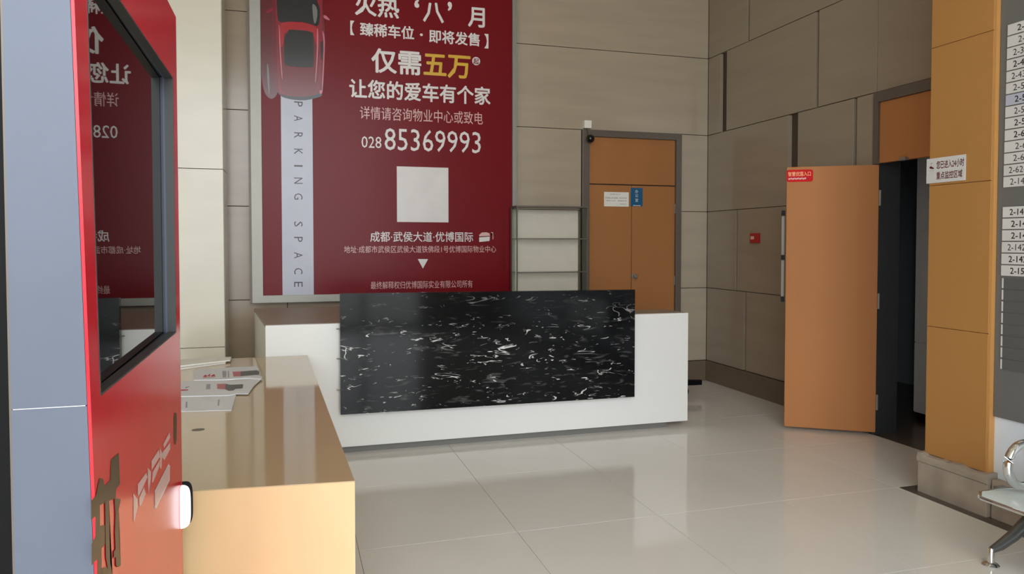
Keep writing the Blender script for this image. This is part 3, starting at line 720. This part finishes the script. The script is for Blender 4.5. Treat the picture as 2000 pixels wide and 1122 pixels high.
# papers on the counter
def sheet(name, px, z, th, m, label, cat, group=None, curl=0.0):
    P = [onZ(x, y, z) for x, y in px]
    c = sum(P, Vector())/len(P)
    root = thing(name, label, cat, (c.x, c.y, H_T), group)
    # slightly curled sheet: subdivided prism
    bm = extr(P, (0, 0, th))
    obj('paper_sheet', bm, m, root)
    return root
def on_sheet(root, px, z, m, name='print_mark'):
    face3([onZ(x, y, z) for x, y in px], m, root, name)
z0 = H_T+0.0008
s1_ = sheet('leaflet', [(340, 806), (452, 803), (461, 774), (430, 768), (340, 771)], z0, 0.004, 'paper', 'plain grey folded newspaper at the near edge of the paper pile', 'newspaper', 'folded papers on the oak counter')
on_sheet(s1_, [(362, 797), (366, 797), (366, 785), (363, 785)], z0+0.0045, 'paper_grey')
on_sheet(s1_, [(425, 793), (428, 793), (429, 781), (426, 781)], z0+0.0045, 'paper_grey')
z1 = H_T+0.0056
s2_ = sheet('leaflet', [(340, 776), (445, 774), (462, 771), (485, 771), (496, 755), (512, 741), (500, 736), (440, 742), (340, 748)], z1, 0.004, 'paper', 'middle folded newspaper with rose and dark photo strip', 'newspaper', 'folded papers on the oak counter')
zq = z1+0.0046
on_sheet(s2_, [(424, 760), (440, 761), (440, 750), (424, 750.5)], zq, 'print_rose')
on_sheet(s2_, [(440, 761), (447, 764), (456, 763), (460, 760), (474, 759), (475, 751), (450, 752), (440, 750)], zq, 'print_black')
on_sheet(s2_, [(402, 761), (411, 760.5), (411, 750.5), (403, 751)], zq, 'paper_grey')
on_sheet(s2_, [(352, 764), (368, 763), (367, 761), (352, 761.5)], zq, 'print_crimson')
on_sheet(s2_, [(362, 759), (370, 756), (370, 755), (362, 757)], zq, 'print_black')
z2 = H_T+0.0104
s3_ = sheet('leaflet', [(378, 744), (440, 743), (485, 740), (511, 742), (513, 738), (500, 733), (506, 722), (500, 717), (455, 719), (400, 722), (378, 724)], z2, 0.004, 'paper', 'farthest folded newspaper of the pile, red scribble and dark photo strip', 'newspaper', 'folded papers on the oak counter')
zq = z2+0.0046
on_sheet(s3_, [(456, 736), (470, 735.5), (470, 726), (454, 726.5)], zq, 'print_rose')
on_sheet(s3_, [(470, 735.5), (506, 732), (507, 727), (502, 723.5), (470, 726)], zq, 'print_black')
on_sheet(s3_, [(435, 738), (442, 738), (442, 725), (434, 725)], zq, 'paper_grey')
on_sheet(s3_, [(445, 738), (448, 738), (447, 725), (445, 725)], zq, 'paper_grey')
for L in ([(396, 736), (402, 732), (405, 736), (401, 737)], [(404, 735), (411, 730), (410, 736)], [(411, 735), (418, 731), (421, 735), (414, 736)], [(396, 738), (421, 736.4), (421, 737), (396, 738.8)]):
    on_sheet(s3_, L, zq, 'print_crimson', 'scribble_mark')
for i, (px, zt, lab) in enumerate((([(330, 726), (441, 711), (441, 704), (330, 712)], 0.001, 'thin white booklet at the bottom of the far paper pile'),
                      ([(330, 720), (450, 706), (452, 700), (330, 706)], 0.010, 'thick white booklet on top at the far end of the oak counter'))):
    zb = H_T+zt
    P = [onZ(x, y, zb) for x, y in px]
    c = sum(P, Vector())/4
    bk = thing('booklet', lab, 'booklet', (c.x, c.y, H_T), 'white booklets on the oak counter')
    th = 0.007 if i == 0 else 0.006
    obj('cover', extr(P, (0, 0, 0.0012)), 'paper_white', bk)
    ci = [c+(p-c)*0.985 for p in P]
    obj('pages', extr([p+Vector((0, 0, 0.0014)) for p in ci], (0, 0, th)), 'paper_white', bk)
    obj('cover', extr([p+Vector((0, 0, 0.0016+th)) for p in P], (0, 0, 0.0012)), 'paper_white', bk)

# ================================================================== RED KIOSK
XK = -0.31; KB = -0.43
def yn(z): return 1.337+(1.245-z)*0.09          # near edge leans a little
YK1 = 2.362; KT = 2.158
ks = thing('display_kiosk', 'tall red advertising kiosk with dark glass screen and blue grey side', 'kiosk', (-0.38, 1.9, 0))
oy0b, oy0t = 1.400, 1.350; oy1 = 2.281; oz0, oz1 = 1.240, 1.972
def kb(z): return -0.4217-(1.2365-z)*0.027
outer = [(YK1, 0.02), (YK1, KT), (yn(KT), KT), (yn(0.02), 0.02)]
inner = [(oy1, oz0+0.006), (oy1, oz1-0.006), (oy0t, oz1), (oy0b, oz0)]
# red front skin: a ring around the screen opening
def ring_yz(T0, T1, outer, inner, bm=None):
    bm = bm or bmesh.new()
    o0 = [bm.verts.new((T1, y, z)) for y, z in outer]; i0 = [bm.verts.new((T1, y, z)) for y, z in inner]
    o1 = [bm.verts.new((T0, y, z)) for y, z in outer]; i1 = [bm.verts.new((T0, y, z)) for y, z in inner]
    for k in range(4):
        j = (k+1) % 4
        bm.faces.new((o0[k], o0[j], i0[j], i0[k])); bm.faces.new((o1[j], o1[k], i1[k], i1[j])); bm.faces.new((o0[j], o0[k], o1[k], o1[j]))
        bm.faces.new((i0[k], i0[j], i1[j], i1[k]))
    return bm
rp = obj('front_panel', ring_yz(XK-0.005, XK, outer, inner), 'red', ks)
D = 0.020
sh_ = 0.004
ins = [(y+(-sh_ if y > 1.83 else sh_), z+(-sh_ if z > 1.6 else sh_)) for y, z in inner]
obj('screen_bezel', ring_yz(XK-D, XK+0.0008, inner, ins), 'bezel', ks)
sx = lambda y: XK-D-0.001-0.006*(y-1.4)/0.9
bm = prism([(sx(y)-0.004, y, z) for y, z in inner], [(sx(y), y, z) for y, z in inner])
obj('screen', bm, 'screen', ks)
# blue grey casing in two sections, upper (around the recess) and lower
SPL = 1.2365
upo = [(YK1-0.001, SPL+0.0015), (YK1-0.001, KT-0.001), (yn(KT)-0.001, KT-0.001), (yn(SPL)-0.001, SPL+0.0015)]
xm = XK-0.034
bm = ring_yz(xm, XK-0.0055, upo, inner)
bm = prism([(xm, y, z) for y, z in upo], [(kb(z), y, z) for y, z in upo], bm)
obj('side_casing', bm, 'blue_grey', ks)
z0_, z1_ = 0.02, SPL
bm = prism([(XK-0.0055, yn(z0_)-0.001, z0_), (XK-0.0055, YK1-0.001, z0_), (kb(z0_), YK1-0.001, z0_), (kb(z0_), yn(z0_)-0.001, z0_)],
           [(XK-0.0055, yn(z1_)-0.001, z1_), (XK-0.0055, YK1-0.001, z1_), (kb(z1_), YK1-0.001, z1_), (kb(z1_), yn(z1_)-0.001, z1_)])
obj('side_casing', bm, 'blue_grey', ks)
obj('split_line', prism([(XK-0.008, yn(SPL)-0.0005, SPL+0.0002), (kb(SPL)+0.002, yn(SPL)-0.0005, SPL+0.0002), (kb(SPL)+0.002, yn(SPL)+0.02, SPL+0.0002), (XK-0.008, yn(SPL)+0.02, SPL+0.0002)],
                        [(XK-0.008, yn(SPL)-0.0005, SPL+0.0013), (kb(SPL)+0.002, yn(SPL)-0.0005, SPL+0.0013), (kb(SPL)+0.002, yn(SPL)+0.02, SPL+0.0013), (XK-0.008, yn(SPL)+0.02, SPL+0.0013)]), 'print_white', ks)
def rear(d0, d1, dy, m, nm):
    P = lambda z: [(kb(z)-d0, yn(z)+dy, z), (kb(z)-d0, YK1-0.002, z), (kb(z)-d1, YK1-0.002, z), (kb(z)-d1, yn(z)+dy, z)]
    obj(nm, prism(P(0.02), P(KT-0.001)), m, ks)
rear(0.0006, 0.0045, 0.004, 'frame_grey', 'rear_trim')
rear(0.005, 0.15, 0.006, 'black', 'rear_cover')
obj('foot_plate', box(KB-0.15, XK+0.04, 1.34, YK1, 0.0, 0.019, 0.003), 'black', ks)
def onK(pts, m, name, it=0, lay=1): face3([onX(x, y, XK+0.0006*lay) for x, y in pts], m, rp, name, it)
k4 = lambda L: [(160+x/3.714, 820+y/3.714) for x, y in L]
# printed black character strokes, coloured olive for the reflection lying over them
for n_, L in enumerate([[(212, 292), (268, 240), (277, 470), (250, 500), (205, 440)], [(205, 440), (250, 500), (245, 570), (165, 605), (66, 650), (66, 590), (105, 545)],
          [(105, 545), (118, 470), (130, 425), (152, 430), (172, 500), (170, 560), (120, 580)], [(66, 640), (102, 620), (102, 700), (66, 730)],
          [(98, 600), (131, 600), (131, 790), (98, 850)], [(98, 848), (130, 775), (167, 765), (167, 905), (140, 940), (110, 1015), (70, 1060), (70, 905)],
          [(110, 1010), (143, 930), (143, 1085), (160, 1125), (110, 1125)], [(168, 590), (196, 580), (205, 1040), (222, 1125), (196, 1125), (174, 1000)],
          [(143, 1085), (180, 1070), (205, 1125), (150, 1125)], [(236, 570), (282, 580), (266, 660), (244, 690)], [(244, 680), (268, 660), (270, 850), (282, 1060), (262, 1072), (248, 1060), (240, 820)],
          [(232, 960), (250, 930), (250, 990), (232, 1012)]]):
    onK(k4(L), 'olive', 'character_stroke', lay=1+0.15*n_)
for L in ([(373, 535), (404, 580), (404, 640), (380, 740), (374, 740)],
          [(406, 470), (468, 385), (475, 420), (440, 500), (412, 560), (404, 540)], [(415, 570), (450, 490), (464, 540), (425, 635), (415, 620)],
          [(478, 350), (502, 380), (500, 430), (484, 540), (478, 470)],
          [(505, 300), (560, 215), (565, 270), (520, 345), (505, 370)], [(512, 385), (565, 290), (562, 340), (515, 460), (508, 455)],
          [(566, 200), (584, 250), (576, 360), (566, 350)],
          [(590, 180), (636, 90), (640, 130), (596, 210)], [(584, 240), (640, 165), (640, 215), (600, 295), (584, 280)]):
    onK(k4(L), 'print_pink', 'pale_lettering')
onK(k4([(528, 520), (628, 322), (638, 335), (637, 440), (538, 648), (527, 640)]), 'print_white', 'pale_outline')
onK(k4([(533, 532), (628, 340), (634, 345), (633, 435), (536, 632), (532, 620)]), 'print_pink', 'pale_label', lay=2)
onK([(339.5, 808), (344, 806), (345.5, 812), (345, 862), (342.5, 871), (339.5, 864)], 'olive', 'slot_mark', 1)
# lit white rounded fixture at the far edge
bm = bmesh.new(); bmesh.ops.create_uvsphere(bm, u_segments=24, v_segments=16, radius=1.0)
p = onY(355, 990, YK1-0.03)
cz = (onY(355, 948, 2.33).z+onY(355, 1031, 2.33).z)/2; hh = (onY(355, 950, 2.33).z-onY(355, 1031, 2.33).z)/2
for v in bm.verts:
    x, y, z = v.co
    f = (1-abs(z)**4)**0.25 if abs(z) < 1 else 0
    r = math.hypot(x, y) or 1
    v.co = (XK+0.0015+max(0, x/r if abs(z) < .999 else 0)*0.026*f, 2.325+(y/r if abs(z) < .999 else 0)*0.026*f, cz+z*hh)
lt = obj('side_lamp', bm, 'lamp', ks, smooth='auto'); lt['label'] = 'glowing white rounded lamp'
P = []
for i in range(25):
    t = math.pi*(-0.5+i/24); c_, s_ = math.cos(t), math.sin(t)
    P.append(Vector((XK+0.0012+0.0285*abs(c_)**0.5, 2.352, cz+(hh+0.0035)*(abs(s_)**0.5)*(1 if s_ > 0 else -1))))
obj('lamp_back', extr(P, (0, 0.006, 0)), 'black', ks)

# ================================================================== BEAM SEAT at the right edge
bs = thing('beam_seat', 'chrome beam seat with pale panel seat under the wall directory', 'bench', (3.3, 2.1, 0))
Ye = 2.56; SX = 2.965
seat = []
for i, yb_ in enumerate((Ye, Ye-0.62)):
    y1_ = yb_; y0_ = yb_-0.56
    prof = [(SX, 0.362), (SX+0.03, 0.378), (SX+0.12, 0.375), (SX+0.30, 0.362), (SX+0.46, 0.375), (SX+0.52, 0.42)]
    bm = bmesh.new(); A = []
    for x, z in prof: A.append([bm.verts.new((x, y0_, z)), bm.verts.new((x, y1_, z)), bm.verts.new((x, y1_, z-0.012)), bm.verts.new((x, y0_, z-0.012))])
    for a, b in zip(A, A[1:]):
        for k in range(4): bm.faces.new((a[k], a[(k+1) % 4], b[(k+1) % 4], b[k]))
    bm.faces.new(A[0]); bm.faces.new(A[-1][::-1])
    obj('seat', bm, 'seat_pale', bs, smooth='auto')
    obj('seat_rim', tube([(SX+0.02, y0_, 0.366), (SX-0.004, y0_+0.02, 0.356), (SX-0.004, y1_-0.02, 0.356), (SX+0.02, y1_+0.004, 0.368), (SX+0.12, y1_+0.006, 0.373), (SX+0.30, y1_+0.006, 0.361), (SX+0.46, y1_+0.006, 0.374)], 0.009, 12), 'chrome', bs, smooth='auto')
    bp = [(SX+0.52, 0.44), (SX+0.56, 0.55), (SX+0.60, 0.70), (SX+0.62, 0.82)]
    bm = bmesh.new(); A = []
    for x, z in bp: A.append([bm.verts.new((x, y0_, z)), bm.verts.new((x, y1_, z)), bm.verts.new((x+0.012, y1_, z)), bm.verts.new((x+0.012, y0_, z))])
    for a, b in zip(A, A[1:]):
        for k in range(4): bm.faces.new((a[k], a[(k+1) % 4], b[(k+1) % 4], b[k]))
    bm.faces.new(A[0]); bm.faces.new(A[-1][::-1])
    obj('backrest', bm, 'seat_pale', bs, smooth='auto')
obj('beam', box(3.28, 3.34, 0.9, 2.75, 0.255, 0.315, 0.004), 'grey_metal', bs)
def loop(y, nm):
    P = []; x0, x1, z0_, z1_, r = 3.066, 3.36, 0.405, 0.597, 0.095
    for cx_, cz_, a0 in ((x1-r, z1_-r, 0), (x0+r, z1_-r, 90), (x0+r, z0_+r, 180), (x1-r, z0_+r, 270)):
        for i in range(9):
            a = math.radians(a0+90*i/8); P.append((cx_+r*math.cos(a), y, cz_+r*math.sin(a)))
    return obj(nm, tube(P, 0.020, 14, closed=True, flat=1.0), 'chrome', bs, smooth='auto')
loop(2.50, 'armrest'); loop(1.97, 'armrest')
for y in (2.61, 1.2):
    lg = obj('leg', tube([(3.115, y, 0.075), (3.16, y, 0.088), (3.24, y, 0.125), (3.34, y, 0.19), (3.33, y, 0.253)], [0.016, 0.022, 0.026, 0.032, 0.034], 14), 'grey_metal', bs, smooth='auto')
    obj('leg', tube([(3.34, y, 0.19), (3.45, y, 0.125), (3.55, y, 0.075)], [0.032, 0.026, 0.018], 14), 'grey_metal', bs, smooth='auto')
    for x in (3.109, 3.55):
        obj('foot', lathe([(0, 0.001), (0.034, 0.001), (0.036, 0.006), (0.030, 0.013), (0.014, 0.018), (0.014, 0.075), (0.010, 0.084), (0, 0.086)], (x, y, 0), 24), 'chrome', bs, smooth='auto')
